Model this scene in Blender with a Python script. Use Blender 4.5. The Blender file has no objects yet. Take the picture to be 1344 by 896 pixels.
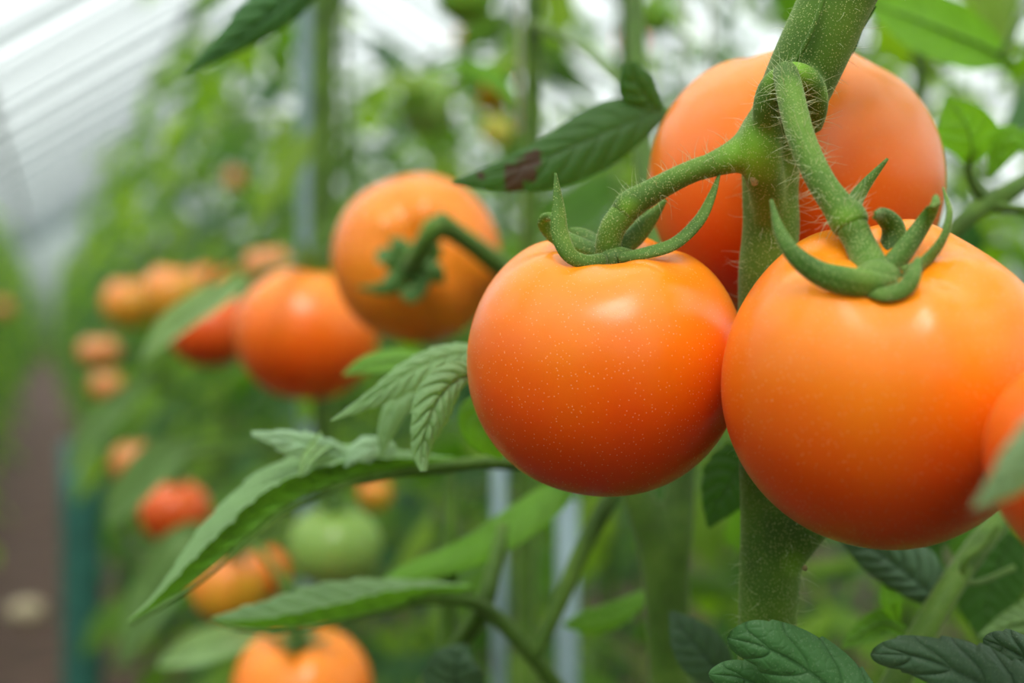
import bpy, bmesh, math, random
from mathutils import Vector, Matrix, Quaternion, noise
import numpy as np

sc = bpy.context.scene
COL = sc.collection
W, H = 1344, 896
LENS = 50.0
F = W * LENS / 36.0
CAM_Z = 1.15
YAW = math.atan(610 / F)
PITCH = math.atan(48 / F)
CM = Matrix.Translation((0, 0, CAM_Z)) @ Matrix.Rotation(-YAW, 4, 'Z') @ Matrix.Rotation(math.pi/2 - PITCH, 4, 'X')
CR = CM.to_3x3()
RIGHT = CR @ Vector((1, 0, 0)); UP = CR @ Vector((0, 1, 0)); BACK = CR @ Vector((0, 0, 1))

def P(px, py, d):
    return CM @ Vector(((px - 672) / F * d, (448 - py) / F * d, -d))

# ------------------------------------------------------------------ materials
def mat_new(name):
    m = bpy.data.materials.new(name); m.use_nodes = True
    nt = m.node_tree; nt.nodes.clear()
    return m, nt, nt.nodes, nt.links

def ramp(nodes, stops, interp='LINEAR'):
    r = nodes.new('ShaderNodeValToRGB'); cr = r.color_ramp; cr.interpolation = interp
    while len(cr.elements) > 1: cr.elements.remove(cr.elements[-1])
    cr.elements[0].position = stops[0][0]; cr.elements[0].color = (*stops[0][1], 1)
    for p, c in stops[1:]:
        e = cr.elements.new(p); e.color = (*c, 1)
    return r

def math_node(nodes, links, op, a, b=None, c=None, clamp=False):
    n = nodes.new('ShaderNodeMath'); n.operation = op; n.use_clamp = clamp
    for i, v in enumerate((a, b, c)):
        if v is None: continue
        if isinstance(v, (int, float)): n.inputs[i].default_value = v
        else: links.new(v, n.inputs[i])
    return n.outputs[0]

def mix_col(nodes, links, fac, a, b, mode='MIX'):
    n = nodes.new('ShaderNodeMix'); n.data_type = 'RGBA'; n.blend_type = mode
    for s, v in ((n.inputs[0], fac), (n.inputs[6], a), (n.inputs[7], b)):
        if isinstance(v, (int, float)): s.default_value = v
        elif isinstance(v, tuple): s.default_value = (*v, 1)
        else: links.new(v, s)
    return n.outputs[2]

def fruit_mat(name, top, mid, low, patch=None, speck=0.32, rough=0.26, freq=1.0, zr=0.04):
    """skin pigment: paler round the stalk, riper at the blossom end; pin-prick pale specks"""
    m, nt, N, L = mat_new(name)
    out = N.new('ShaderNodeOutputMaterial'); b = N.new('ShaderNodeBsdfPrincipled')
    tc = N.new('ShaderNodeTexCoord'); sep = N.new('ShaderNodeSeparateXYZ'); L.new(tc.outputs['Object'], sep.inputs[0])
    nz = N.new('ShaderNodeTexNoise'); nz.inputs['Scale'].default_value = 28 * freq; nz.inputs['Detail'].default_value = 2
    L.new(tc.outputs['Object'], nz.inputs['Vector'])
    z = math_node(N, L, 'DIVIDE', sep.outputs['Z'], zr * 2)
    z = math_node(N, L, 'ADD', z, 0.5)
    k = math_node(N, L, 'MULTIPLY_ADD', nz.outputs['Fac'], 0.35, -0.175)
    z = math_node(N, L, 'ADD', z, k, clamp=True)
    r = ramp(N, [(0.0, low), (0.45, mid), (0.92, top)]); L.new(z, r.inputs['Fac'])
    col = r.outputs['Color']
    if patch:
        n2 = N.new('ShaderNodeTexNoise'); n2.inputs['Scale'].default_value = 16; L.new(tc.outputs['Object'], n2.inputs['Vector'])
        rr = ramp(N, [(0.48, (0, 0, 0)), (0.62, (1, 1, 1))]); L.new(n2.outputs['Fac'], rr.inputs['Fac'])
        col = mix_col(N, L, rr.outputs['Color'], col, patch)
    vor = N.new('ShaderNodeTexVoronoi'); vor.inputs['Scale'].default_value = 950; L.new(tc.outputs['Object'], vor.inputs['Vector'])
    dots = ramp(N, [(0.12, (1, 1, 1)), (0.24, (0, 0, 0))]); L.new(vor.outputs['Distance'], dots.inputs['Fac'])
    sp = N.new('ShaderNodeSeparateColor'); L.new(vor.outputs['Color'], sp.inputs[0])
    keep = math_node(N, L, 'GREATER_THAN', sp.outputs[0], 0.35)
    dd = math_node(N, L, 'MULTIPLY', dots.outputs['Color'], keep)
    dd = math_node(N, L, 'MULTIPLY', dd, speck)
    col = mix_col(N, L, dd, col, (1.0, 0.62, 0.30))
    L.new(col, b.inputs['Base Color'])
    b.inputs['Roughness'].default_value = rough
    b.inputs['Subsurface Weight'].default_value = 0.22
    b.inputs['Subsurface Radius'].default_value = (1.0, 0.18, 0.03)
    b.inputs['Subsurface Scale'].default_value = 0.006
    b.inputs['Sheen Weight'].default_value = 0.03
    b.inputs['Sheen Roughness'].default_value = 0.35
    b.inputs['Sheen Tint'].default_value = (1, .85, .6, 1)
    b.inputs['Specular IOR Level'].default_value = 0.42
    fine = N.new('ShaderNodeTexNoise'); fine.inputs['Scale'].default_value = 2600; L.new(tc.outputs['Object'], fine.inputs['Vector'])
    bp = N.new('ShaderNodeBump'); bp.inputs['Strength'].default_value = 0.12; bp.inputs['Distance'].default_value = 0.0002
    L.new(fine.outputs['Fac'], bp.inputs['Height'])
    bp2 = N.new('ShaderNodeBump'); bp2.inputs['Strength'].default_value = 0.5; bp2.inputs['Distance'].default_value = 0.0001
    L.new(dd, bp2.inputs['Height']); L.new(bp.outputs[0], bp2.inputs['Normal']); L.new(bp2.outputs[0], b.inputs['Normal'])
    L.new(b.outputs[0], out.inputs[0])
    return m

def leaf_mat(name, top, under, vein, trans=0.35, rough=0.5, bump=1.0, island=False, var=0.25, patch=None, spotty=False):
    m, nt, N, L = mat_new(name)
    out = N.new('ShaderNodeOutputMaterial'); b = N.new('ShaderNodeBsdfPrincipled')
    geo = N.new('ShaderNodeNewGeometry'); uv = N.new('ShaderNodeUVMap'); sep = N.new('ShaderNodeSeparateXYZ')
    L.new(uv.outputs[0], sep.inputs[0])
    fr = math_node(N, L, 'FRACT', sep.outputs['X'])
    ds = math_node(N, L, 'ABSOLUTE', math_node(N, L, 'SUBTRACT', fr, 0.5))      # .5 on the vein
    v1 = ramp(N, [(0.44, (0, 0, 0)), (0.495, (1, 1, 1))]); L.new(ds, v1.inputs['Fac'])
    v2 = ramp(N, [(0.025, (1, 1, 1)), (0.07, (0, 0, 0))]); L.new(sep.outputs['Y'], v2.inputs['Fac'])
    vn = math_node(N, L, 'MAXIMUM', v1.outputs['Color'], v2.outputs['Color'])
    tc = N.new('ShaderNodeTexCoord')
    nz = N.new('ShaderNodeTexNoise'); nz.inputs['Scale'].default_value = 60; nz.inputs['Detail'].default_value = 4
    L.new(tc.outputs['Object'], nz.inputs['Vector'])
    colt = mix_col(N, L, math_node(N, L, 'MULTIPLY', vn, 0.45), top, vein)
    colu = mix_col(N, L, math_node(N, L, 'MULTIPLY', vn, 0.5), under, vein)
    col = mix_col(N, L, geo.outputs['Backfacing'], colt, colu)
    hsv = N.new('ShaderNodeHueSaturation')
    val = math_node(N, L, 'MULTIPLY_ADD', nz.outputs['Fac'], 0.6, 0.7)
    if island:
        val = math_node(N, L, 'MULTIPLY', val, math_node(N, L, 'MULTIPLY_ADD', geo.outputs['Random Per Island'], var * 2, 1 - var))
        hue = math_node(N, L, 'MULTIPLY_ADD', geo.outputs['Random Per Island'], -0.05, 0.525)
        L.new(hue, hsv.inputs['Hue'])
    L.new(val, hsv.inputs['Value']); L.new(col, hsv.inputs['Color'])
    colf = hsv.outputs['Color']
    if spotty:   # dry brown blight patch held in its own place on the blade
        att = N.new('ShaderNodeAttribute'); att.attribute_name = 'blight'
        n3 = N.new('ShaderNodeTexNoise'); n3.inputs['Scale'].default_value = 260; n3.inputs['Detail'].default_value = 3
        L.new(tc.outputs['Object'], n3.inputs['Vector'])
        f = math_node(N, L, 'MULTIPLY_ADD', n3.outputs['Fac'], 1.2, -0.6)
        f = math_node(N, L, 'ADD', f, att.outputs['Fac'])
        rr = ramp(N, [(0.42, (0, 0, 0)), (0.52, (1, 1, 1))]); L.new(f, rr.inputs['Fac'])
        colf = mix_col(N, L, rr.outputs['Color'], colf, (0.055, 0.028, 0.012))
    L.new(colf, b.inputs['Base Color'])
    b.inputs['Roughness'].default_value = rough
    b.inputs['Specular IOR Level'].default_value = 0.15 if island else 0.3
    b.inputs['Sheen Weight'].default_value = 0.0 if island else 0.06
    tr = N.new('ShaderNodeBsdfTranslucent')
    tcol = mix_col(N, L, 1.0, colf, (1.5, 1.5, 0.5), 'MULTIPLY'); L.new(tcol, tr.inputs['Color'])
    mx = N.new('ShaderNodeMixShader'); mx.inputs[0].default_value = trans
    L.new(b.outputs[0], mx.inputs[1]); L.new(tr.outputs[0], mx.inputs[2])
    fn = N.new('ShaderNodeTexNoise'); fn.inputs['Scale'].default_value = 900; L.new(tc.outputs['Object'], fn.inputs['Vector'])
    hgt = math_node(N, L, 'SUBTRACT', math_node(N, L, 'MULTIPLY', fn.outputs['Fac'], 0.35), math_node(N, L, 'MULTIPLY', vn, 0.7))
    if not island:
        ve = N.new('ShaderNodeTexVoronoi'); ve.feature = 'DISTANCE_TO_EDGE'; ve.inputs['Scale'].default_value = 330; L.new(tc.outputs['Object'], ve.inputs['Vector'])
        er = ramp(N, [(0.0, (0, 0, 0)), (0.18, (1, 1, 1))]); L.new(ve.outputs['Distance'], er.inputs['Fac'])
        hgt = math_node(N, L, 'ADD', hgt, math_node(N, L, 'MULTIPLY', er.outputs['Color'], 0.6))
        vs = N.new('ShaderNodeTexVoronoi'); vs.inputs['Scale'].default_value = 1400; L.new(tc.outputs['Object'], vs.inputs['Vector'])
        sr = ramp(N, [(0.10, (1, 1, 1)), (0.25, (0, 0, 0))]); L.new(vs.outputs['Distance'], sr.inputs['Fac'])
        L.new(mix_col(N, L, math_node(N, L, 'MULTIPLY', sr.outputs['Color'], 0.22), colf, (0.55, 0.65, 0.42)), b.inputs['Base Color'])
    bp = N.new('ShaderNodeBump'); bp.inputs['Strength'].default_value = 0.45 * bump; bp.inputs['Distance'].default_value = 0.0004
    L.new(hgt, bp.inputs['Height']); L.new(bp.outputs[0], b.inputs['Normal'])
    L.new(mx.outputs[0], out.inputs[0])
    return m

def stem_mat(name, base, bright, dark, fuzz=0.5, scale=1.0):
    m, nt, N, L = mat_new(name)
    out = N.new('ShaderNodeOutputMaterial'); b = N.new('ShaderNodeBsdfPrincipled')
    tc = N.new('ShaderNodeTexCoord')
    nz = N.new('ShaderNodeTexNoise'); nz.inputs['Scale'].default_value = 45 * scale; nz.inputs['Detail'].default_value = 3
    L.new(tc.outputs['Object'], nz.inputs['Vector'])
    r = ramp(N, [(0.30, dark), (0.5, base), (0.72, bright)]); L.new(nz.outputs['Fac'], r.inputs['Fac'])
    att = N.new('ShaderNodeAttribute'); att.attribute_name = 'fresh'
    col = mix_col(N, L, att.outputs['Fac'], r.outputs['Color'], (0.20, 0.42, 0.02))
    vor = N.new('ShaderNodeTexVoronoi'); vor.inputs['Scale'].default_value = 1500; L.new(tc.outputs['Object'], vor.inputs['Vector'])
    d = ramp(N, [(0.12, (1, 1, 1)), (0.32, (0, 0, 0))]); L.new(vor.outputs['Distance'], d.inputs['Fac'])
    dd = math_node(N, L, 'MULTIPLY', d.outputs['Color'], fuzz)
    col = mix_col(N, L, dd, col, (0.66, 0.68, 0.28))
    L.new(col, b.inputs['Base Color'])
    b.inputs['Roughness'].default_value = 0.65; b.inputs['Specular IOR Level'].default_value = 0.3
    b.inputs['Sheen Weight'].default_value = 0.22; b.inputs['Sheen Roughness'].default_value = 0.4
    b.inputs['Sheen Tint'].default_value = (.85, .95, .55, 1)
    b.inputs['Subsurface Weight'].default_value = 0.15; b.inputs['Subsurface Scale'].default_value = 0.003
    b.inputs['Subsurface Radius'].default_value = (.5, 1, .15)
    bp = N.new('ShaderNodeBump'); bp.inputs['Strength'].default_value = 0.5; bp.inputs['Distance'].default_value = 0.00025
    L.new(d.outputs['Color'], bp.inputs['Height']); L.new(bp.outputs[0], b.inputs['Normal'])
    L.new(b.outputs[0], out.inputs[0])
    return m

def plain(name, col, rough=0.5, metal=0.0, nscale=30, namt=0.25, bump=0.0):
    m, nt, N, L = mat_new(name)
    out = N.new('ShaderNodeOutputMaterial'); b = N.new('ShaderNodeBsdfPrincipled')
    tc = N.new('ShaderNodeTexCoord'); nz = N.new('ShaderNodeTexNoise'); nz.inputs['Scale'].default_value = nscale; nz.inputs['Detail'].default_value = 5
    L.new(tc.outputs['Object'], nz.inputs['Vector'])
    lo = tuple(c * (1 - namt) for c in col); hi = tuple(min(1, c * (1 + namt)) for c in col)
    r = ramp(N, [(0.3, lo), (0.7, hi)]); L.new(nz.outputs['Fac'], r.inputs['Fac']); L.new(r.outputs['Color'], b.inputs['Base Color'])
    b.inputs['Roughness'].default_value = rough; b.inputs['Metallic'].default_value = metal
    if bump:
        bp = N.new('ShaderNodeBump'); bp.inputs['Strength'].default_value = 0.8; bp.inputs['Distance'].default_value = bump
        L.new(nz.outputs['Fac'], bp.inputs['Height']); L.new(bp.outputs[0], b.inputs['Normal'])
    L.new(b.outputs[0], out.inputs[0])
    return m

def film_mat(name, mixf=0.1):
    m, nt, N, L = mat_new(name)
    out = N.new('ShaderNodeOutputMaterial')
    t = N.new('ShaderNodeBsdfTransparent'); t.inputs[0].default_value = (0.97, 0.99, 0.99, 1)
    d = N.new('ShaderNodeBsdfTranslucent'); d.inputs[0].default_value = (.92, .96, .96, 1)
    mx = N.new('ShaderNodeMixShader'); mx.inputs[0].default_value = mixf
    L.new(t.outputs[0], mx.inputs[1]); L.new(d.outputs[0], mx.inputs[2]); L.new(mx.outputs[0], out.inputs[0])
    return m

def hair_mat():
    m, nt, N, L = mat_new('plant_hair')
    out = N.new('ShaderNodeOutputMaterial')
    d = N.new('ShaderNodeBsdfPrincipled'); d.inputs['Base Color'].default_value = (.80, .84, .55, 1); d.inputs['Roughness'].default_value = .4
    t = N.new('ShaderNodeBsdfTranslucent'); t.inputs[0].default_value = (.85, .9, .6, 1)
    mx = N.new('ShaderNodeMixShader'); mx.inputs[0].default_value = 0.4
    L.new(d.outputs[0], mx.inputs[1]); L.new(t.outputs[0], mx.inputs[2]); L.new(mx.outputs[0], out.inputs[0])
    return m

MF = {
 'ripe':   fruit_mat('tomato_skin_orange', (0.93, 0.26, 0.006), (0.90, 0.088, 0.002), (0.78, 0.026, 0.001)),
 'deep':   fruit_mat('tomato_skin_deep_orange', (0.88, 0.25, 0.01), (0.86, 0.17, 0.006), (0.70, 0.04, 0.003), speck=0.15),
 'blur':   fruit_mat('tomato_skin_bright_orange', (0.90, 0.25, 0.015), (0.90, 0.15, 0.005), (0.82, 0.06, 0.002), speck=0.2),
 'turn':   fruit_mat('tomato_skin_turning', (0.80, 0.24, 0.05), (0.80, 0.25, 0.03), (0.60, 0.36, 0.02), speck=0.1, patch=(0.62, 0.30, 0.02)),
 'dull':   fruit_mat('tomato_skin_dull_orange', (0.62, 0.25, 0.07), (0.60, 0.20, 0.05), (0.50, 0.14, 0.03), speck=0.1),
 'red':    fruit_mat('tomato_skin_red', (0.78, 0.13, 0.012), (0.70, 0.08, 0.006), (0.55, 0.03, 0.003), speck=0.1),
 'green':  fruit_mat('tomato_skin_green', (0.10, 0.26, 0.02), (0.16, 0.34, 0.03), (0.22, 0.40, 0.05), speck=0.1),
 'pale':   fruit_mat('tomato_skin_pale_green', (0.17, 0.30, 0.04), (0.21, 0.34, 0.07), (0.25, 0.36, 0.09), speck=0.1),
 'yellow': fruit_mat('tomato_skin_yellow', (0.62, 0.55, 0.08), (0.68, 0.58, 0.10), (0.70, 0.50, 0.08), speck=0.1),
}
ML = {
 'fore':  leaf_mat('leaf_foreground', (0.055, 0.16, 0.045), (0.11, 0.24, 0.04), (0.02, 0.07, 0.015), trans=0.22, rough=0.55),
 'gray':  leaf_mat('leaf_greyish', (0.065, 0.13, 0.065), (0.12, 0.22, 0.06), (0.03, 0.07, 0.03), trans=0.15, rough=0.5),
 'mid':   leaf_mat('leaf_midgreen', (0.22, 0.37, 0.15), (0.14, 0.33, 0.03), (0.16, 0.28, 0.09), trans=0.33),
 'pale':  leaf_mat('leaf_pale', (0.27, 0.42, 0.24), (0.26, 0.42, 0.16), (0.30, 0.46, 0.28), trans=0.25),
 'dark':  leaf_mat('leaf_dark_green', (0.035, 0.11, 0.012), (0.075, 0.19, 0.015), (0.035, 0.09, 0.012), trans=0.3, spotty=True),  # deep green blade, with brown patches where blight is set
 'yellowgreen':   leaf_mat('leaf_yellowgreen', (0.14, 0.33, 0.02), (0.17, 0.40, 0.02), (0.16, 0.36, 0.04), trans=0.45),  # yellow-green blade colour, more translucent than the others nearby
 'far':   leaf_mat('leaf_background', (0.11, 0.225, 0.022), (0.15, 0.30, 0.022), (0.14, 0.25, 0.05), trans=0.5, island=True, var=0.4, bump=0.5),
 'far2':  leaf_mat('leaf_background_blue', (0.045, 0.13, 0.045), (0.09, 0.19, 0.05), (0.10, 0.19, 0.08), trans=0.45, island=True, var=0.4, bump=0.5),
 'sepal': leaf_mat('sepal_green', (0.07, 0.17, 0.03), (0.12, 0.24, 0.04), (0.16, 0.28, 0.08), trans=0.2, rough=0.5),
}
M_STEM = stem_mat('hairy_stem', (0.08, 0.175, 0.012), (0.13, 0.24, 0.02), (0.045, 0.105, 0.008), fuzz=0.6)
M_STEM2 = stem_mat('smooth_stem', (0.055, 0.125, 0.008), (0.10, 0.19, 0.018), (0.035, 0.08, 0.006), fuzz=0.25)
M_SEP = stem_mat('hairy_sepal', (0.075, 0.16, 0.02), (0.14, 0.25, 0.035), (0.04, 0.09, 0.012), fuzz=0.45)
M_HAIR = hair_mat()
M_STEEL = plain('galvanised_pipe', (0.20, 0.28, 0.30), 0.5, 0.1, 40, 0.12)
M_TEAL = plain('teal_plastic', (0.022, 0.11, 0.085), 0.5, 0, 20, 0.3)
M_STRING = plain('white_twine', (0.62, 0.66, 0.58), 0.7, 0, 500, 0.1)
M_FRAME = plain('roof_bar_paint', (0.13, 0.17, 0.17), 0.5, 0, 10, 0.1)
M_SOIL = plain('aisle_soil', (0.07, 0.036, 0.025), 0.95, 0, 9, 0.6, 0.02)
M_PEBBLE = plain('tan_stone', (0.52, 0.42, 0.28), 0.8, 0, 40, 0.2)
M_SCAR = plain('brown_scar', (0.30, 0.24, 0.09), 0.7, 0, 900, 0.4)
M_FILM = film_mat('greenhouse_glazing', .08)
M_ROOF = film_mat('diffusing_roof_film', .5)

# ------------------------------------------------------------------ objects
RM = {}
def thing(name, label, cat, loc, rot=None, group=None):
    o = bpy.data.objects.new(name, None); COL.objects.link(o)
    o.empty_display_size = 0.02
    m = Matrix.Translation(loc)
    if rot is not None: m = m @ rot.to_matrix().to_4x4(); o.rotation_mode = 'QUATERNION'; o.rotation_quaternion = rot
    o.location = loc
    o['label'] = label; o['category'] = cat
    if group: o['group'] = group
    RM[o.name] = m
    return o

def rootof(o):
    while o.parent: o = o.parent
    return o

def mesh(name, verts, faces, mat, parent=None, uvs=None, smooth=True, world=True, label=None, attr=None):
    me = bpy.data.meshes.new(name)
    if parent is not None and world:
        inv = RM[rootof(parent).name].inverted(); verts = [inv @ Vector(v) for v in verts]
    me.from_pydata([tuple(v) for v in verts], [], faces)
    if smooth: me.polygons.foreach_set('use_smooth', [True] * len(me.polygons))
    if uvs is not None:
        uvl = me.uv_layers.new(name='UVMap')
        flat = []
        for l in me.loops: flat.extend(uvs[l.vertex_index])
        uvl.data.foreach_set('uv', flat)
    if attr is not None:
        a = me.attributes.new(attr[0], 'FLOAT', 'POINT'); a.data.foreach_set('value', attr[1])
    me.materials.append(mat); me.update()
    o = bpy.data.objects.new(name, me); COL.objects.link(o)
    if parent is not None: o.parent = parent
    if label: o['label'] = label
    return o

def structure(name, verts, faces, mat, parent=None):
    o = mesh(name, verts, faces, mat, parent, smooth=False, world=False)
    if parent is None: o['kind'] = 'structure'
    return o

def cr(pts, n):
    """Catmull-Rom samples (tuples of any length), chord-length parameter"""
    a = np.array(pts, float)
    if len(a) == 2: t = np.linspace(0, 1, n)[:, None]; return a[0] * (1 - t) + a[1] * t
    ext = np.vstack([2 * a[0] - a[1], a, 2 * a[-1] - a[-2]])
    seg = np.linalg.norm(np.diff(a[:, :3], axis=0), axis=1) + 1e-9
    cum = np.concatenate([[0], np.cumsum(seg)]); cum /= cum[-1]
    res = []
    for t in np.linspace(0, 1, n):
        i = min(np.searchsorted(cum, t, side='right') - 1, len(a) - 2); i = max(i, 0)
        s = (t - cum[i]) / (cum[i + 1] - cum[i])
        p0, p1, p2, p3 = ext[i], ext[i + 1], ext[i + 2], ext[i + 3]
        res.append(0.5 * ((2 * p1) + (-p0 + p2) * s + (2 * p0 - 5 * p1 + 4 * p2 - p3) * s * s + (-p0 + 3 * p1 - 3 * p2 + p3) * s ** 3))
    return np.array(res)

def tube_geo(path, radii, sides=12, cap=True, off=0, rib=None):
    """path: world Vectors"""
    V, Fc = [], []
    n = len(path); path = [Vector(p) for p in path]
    t0 = (path[1] - path[0]).normalized()
    ref = t0.orthogonal().normalized()
    prev = t0
    for i in range(n):
        t = (path[min(i + 1, n - 1)] - path[max(i - 1, 0)]).normalized()
        q = prev.rotation_difference(t); ref = (q @ ref); ref = (ref - t * ref.dot(t)).normalized(); prev = t
        bi = t.cross(ref)
        for k in range(sides):
            a = 2 * math.pi * k / sides
            rr = radii[i] * (1 + (rib[1] * math.cos(rib[0] * a) if rib else 0))
            V.append(path[i] + (ref * math.cos(a) + bi * math.sin(a)) * rr)
    for i in range(n - 1):
        for k in range(sides):
            k2 = (k + 1) % sides
            Fc.append((off + i * sides + k, off + i * sides + k2, off + (i + 1) * sides + k2, off + (i + 1) * sides + k))
    if cap:
        Fc.append(tuple(off + k for k in range(sides))[::-1]); Fc.append(tuple(off + (n - 1) * sides + k for k in range(sides)))
    return V, Fc

def ptube(pts, n=30, sides=12, off=0, rib=None):
    """pts: (px, py, depth, radius_px) -> tube geometry in the world"""
    wp = [(*P(a, b, d), r * d / F) for a, b, d, r in pts]
    s = cr(wp, n)
    return tube_geo([Vector(x[:3]) for x in s], [x[3] for x in s], sides, True, off, rib)

def wtube(pts, n=20, sides=10, off=0):
    s = cr(pts, n)
    return tube_geo([Vector(x[:3]) for x in s], [x[3] for x in s], sides, True, off)

def join(*geos):
    V, Fc = [], []
    for v, f in geos:
        o = len(V); V += list(v); Fc += [tuple(i + o for i in q) for q in f]
    return V, Fc

def remeshed(geo, voxel, smooth_it=4, factor=0.6):
    me = bpy.data.meshes.new('tmp'); me.from_pydata([tuple(v) for v in geo[0]], [], geo[1]); me.update()
    o = bpy.data.objects.new('tmp', me); COL.objects.link(o)
    r = o.modifiers.new('r', 'REMESH'); r.mode = 'VOXEL'; r.voxel_size = voxel
    s = o.modifiers.new('s', 'SMOOTH'); s.iterations = smooth_it; s.factor = factor
    dg = bpy.context.evaluated_depsgraph_get()
    m2 = bpy.data.meshes.new_from_object(o.evaluated_get(dg))
    V = [v.co.copy() for v in m2.vertices]; Fc = [tuple(p.vertices) for p in m2.polygons]
    bpy.data.objects.remove(o); bpy.data.meshes.remove(me); bpy.data.meshes.remove(m2)
    return V, Fc

def hairs(geo, spec, parent, seed=1, name='hairs', region=None, mat=None):
    """spec: list of (count, len_lo, len_hi, radius). geo in world coordinates. one object nobody could count"""
    rnd = random.Random(seed)
    V, Fc = geo
    cen, nor, ar = [], [], []
    for f in Fc:
        if len(f) > 4: continue
        a, b, c = Vector(V[f[0]]), Vector(V[f[1]]), Vector(V[f[2]])
        n = (b - a).cross(c - a); A = n.length
        if len(f) == 4: A += (c - a).cross(Vector(V[f[3]]) - a).length
        ctr = sum((Vector(V[i]) for i in f), Vector()) / len(f)
        if A < 1e-12 or (region and not region(ctr)): continue
        cen.append(ctr); nor.append(n.normalized()); ar.append(A)
    if not cen: return
    idx = list(range(len(cen)))
    HV, HF = [], []
    for cnt, lo, hi, rad in spec:
        for i in rnd.choices(idx, ar, k=cnt):
            n = nor[i]; j = Vector((rnd.gauss(0, 1), rnd.gauss(0, 1), rnd.gauss(0, 1)))
            L = lo + (hi - lo) * rnd.random() ** 1.6
            d = (n + j * 0.28).normalized(); j2 = (j.cross(n)).normalized() if j.cross(n).length > 0 else n.orthogonal()
            p = cen[i] - n * 0.0002
            side = d.orthogonal().normalized(); b2 = d.cross(side)
            segs = 4 if L > 0.0015 else 1
            base = len(HV)
            for s in range(segs + 1):
                t = s / segs; q = p + d * L * t + j2 * (L * 0.35 * t * t); r = rad * (1 - 0.85 * t)
                for k in range(3):
                    a = 2.094 * k; HV.append(q + (side * math.cos(a) + b2 * math.sin(a)) * r)
            for s in range(segs):
                for k in range(3):
                    k2 = (k + 1) % 3
                    HF.append((base + s * 3 + k, base + s * 3 + k2, base + s * 3 + 3 + k2, base + s * 3 + 3 + k))
    o = mesh(name, HV, HF, mat or M_HAIR, parent)
    o['kind'] = 'stuff'
    return o

# ------------------------------------------------------------------ leaves
def leaf_geo(mid, wid, side_fn, nu=60, nv=16, teeth=(0, 0), veins=9, relief=0.0, cup=0.0, c=0.35, wave=0.0, seed=0, fold=0.0, blunt=0.0):
    """mid: world points; wid: (left, right) half widths in metres at the same stations; side_fn(i,t)->(side, normal)"""
    rnd = random.Random(seed); ph = rnd.random() * 6
    data = [(*m, w[0], w[1]) for m, w in zip(mid, wid)]
    s = cr(data, nu + 1)
    pts = [Vector(x[:3]) for x in s]
    G, UV = [], []
    for i in range(nu + 1):
        u = i / nu
        t = (pts[min(i + 1, nu)] - pts[max(i - 1, 0)]).normalized()
        sd, nr = side_fn(u, t)
        for j in range(nv + 1):
            v = -1 + 2 * j / nv; av = abs(v)
            w = max(0.0, s[i][3] if v < 0 else s[i][4])
            if blunt and u > 1 - blunt: w *= math.sqrt(max(0, 1 - ((u - 1 + blunt) / blunt) ** 2))
            if teeth[1]:
                saw = (teeth[0] * (u + 0.02 * (v < 0)) + 0.15 * ph) % 1.0
                w *= 1 + teeth[1] * (saw ** 0.7 - 0.6) * av ** 3
            off = sd * (v * w) - nr * (cup * w * v * v + fold * w * av)
            sweep = t * (w * 0.28 * av) * (1 - u)                 # side lobes sweep towards the tip
            ph2 = veins * (u - c * (0.22 * av + 0.12 * av * av)) + 0.25 * math.sin(5 * u + ph + 3 * v) * (nu > 20)
            rel = relief * (1 - (1 - abs(math.sin(math.pi * ph2))) ** 2.2) * (1 - (1 - min(1, av / 0.3)) ** 2) * (1 - av ** 5 * 0.75) * max(0, math.sin(math.pi * min(.99, max(.01, u)))) ** .6 * min(1, w / (max(max(a) for a in wid) * 0.4 + 1e-6))
            wv = wave * math.sin(7 * u + ph + (2 if v > 0 else 0)) * av ** 2
            G.append(pts[i] + off + sweep + nr * (rel + wv))
            UV.append((ph2 + 20, av))
    Fc = []
    for i in range(nu):
        for j in range(nv):
            a = i * (nv + 1) + j
            Fc.append((a, a + 1, a + nv + 2, a + nv + 1))
    return G, Fc, UV

def pleaf(name, mid, wid, mat, parent, roll=0.0, flip=False, midrib=True, label=None, blight=None, twist=0.0, rib_r=None, **kw):
    """mid: (px,py,d); wid: half width px (number or (left,right)); roll: turn of the blade about its midrib (deg)"""
    wp = [P(*m) for m in mid]
    wd = []
    for m, w in zip(mid, wid):
        w = w if isinstance(w, tuple) else (w, w)
        wd.append((w[0] * m[2] / F, w[1] * m[2] / F))
    def side_fn(u, t):
        s = t.cross(BACK)
        if s.length < 1e-4: s = RIGHT.copy()
        s.normalize(); n = s.cross(t).normalized()
        ang = math.radians(roll + twist * u)
        q = Quaternion(t, ang); s = q @ s; n = q @ n
        if flip: s = -s; n = -n
        return s, n
    G, Fc, UV = leaf_geo(wp, wd, side_fn, **kw)
    attr = None
    if blight:
        vals = []
        ctrs = [(P(x, y, d), r * d / F) for x, y, d, r in blight]
        for g in G: vals.append(max(max(0.0, 1 - (Vector(g) - c).length / (r * 1.6)) for c, r in ctrs))
        attr = ('blight', vals)
    o = mesh(name, G, Fc, ML[mat] if isinstance(mat, str) else mat, parent, UV, label=label, attr=attr)
    if midrib:
        L_ = sum((wp[i + 1] - wp[i]).length for i in range(len(wp) - 1))
        r0 = rib_r or max(0.0004, L_ * 0.012)
        n = [side_fn(0.5, (wp[-1] - wp[0]).normalized())[1]] * len(wp)
        gp = [(*(p - nn * r0 * 0.9), r0 * (1 - 0.75 * i / (len(wp) - 1))) for i, (p, nn) in enumerate(zip(wp, n))]
        g = wtube(gp, 24, 6)
        mesh('midrib', g[0], g[1], M_STEM2, o)
    return o

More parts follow.
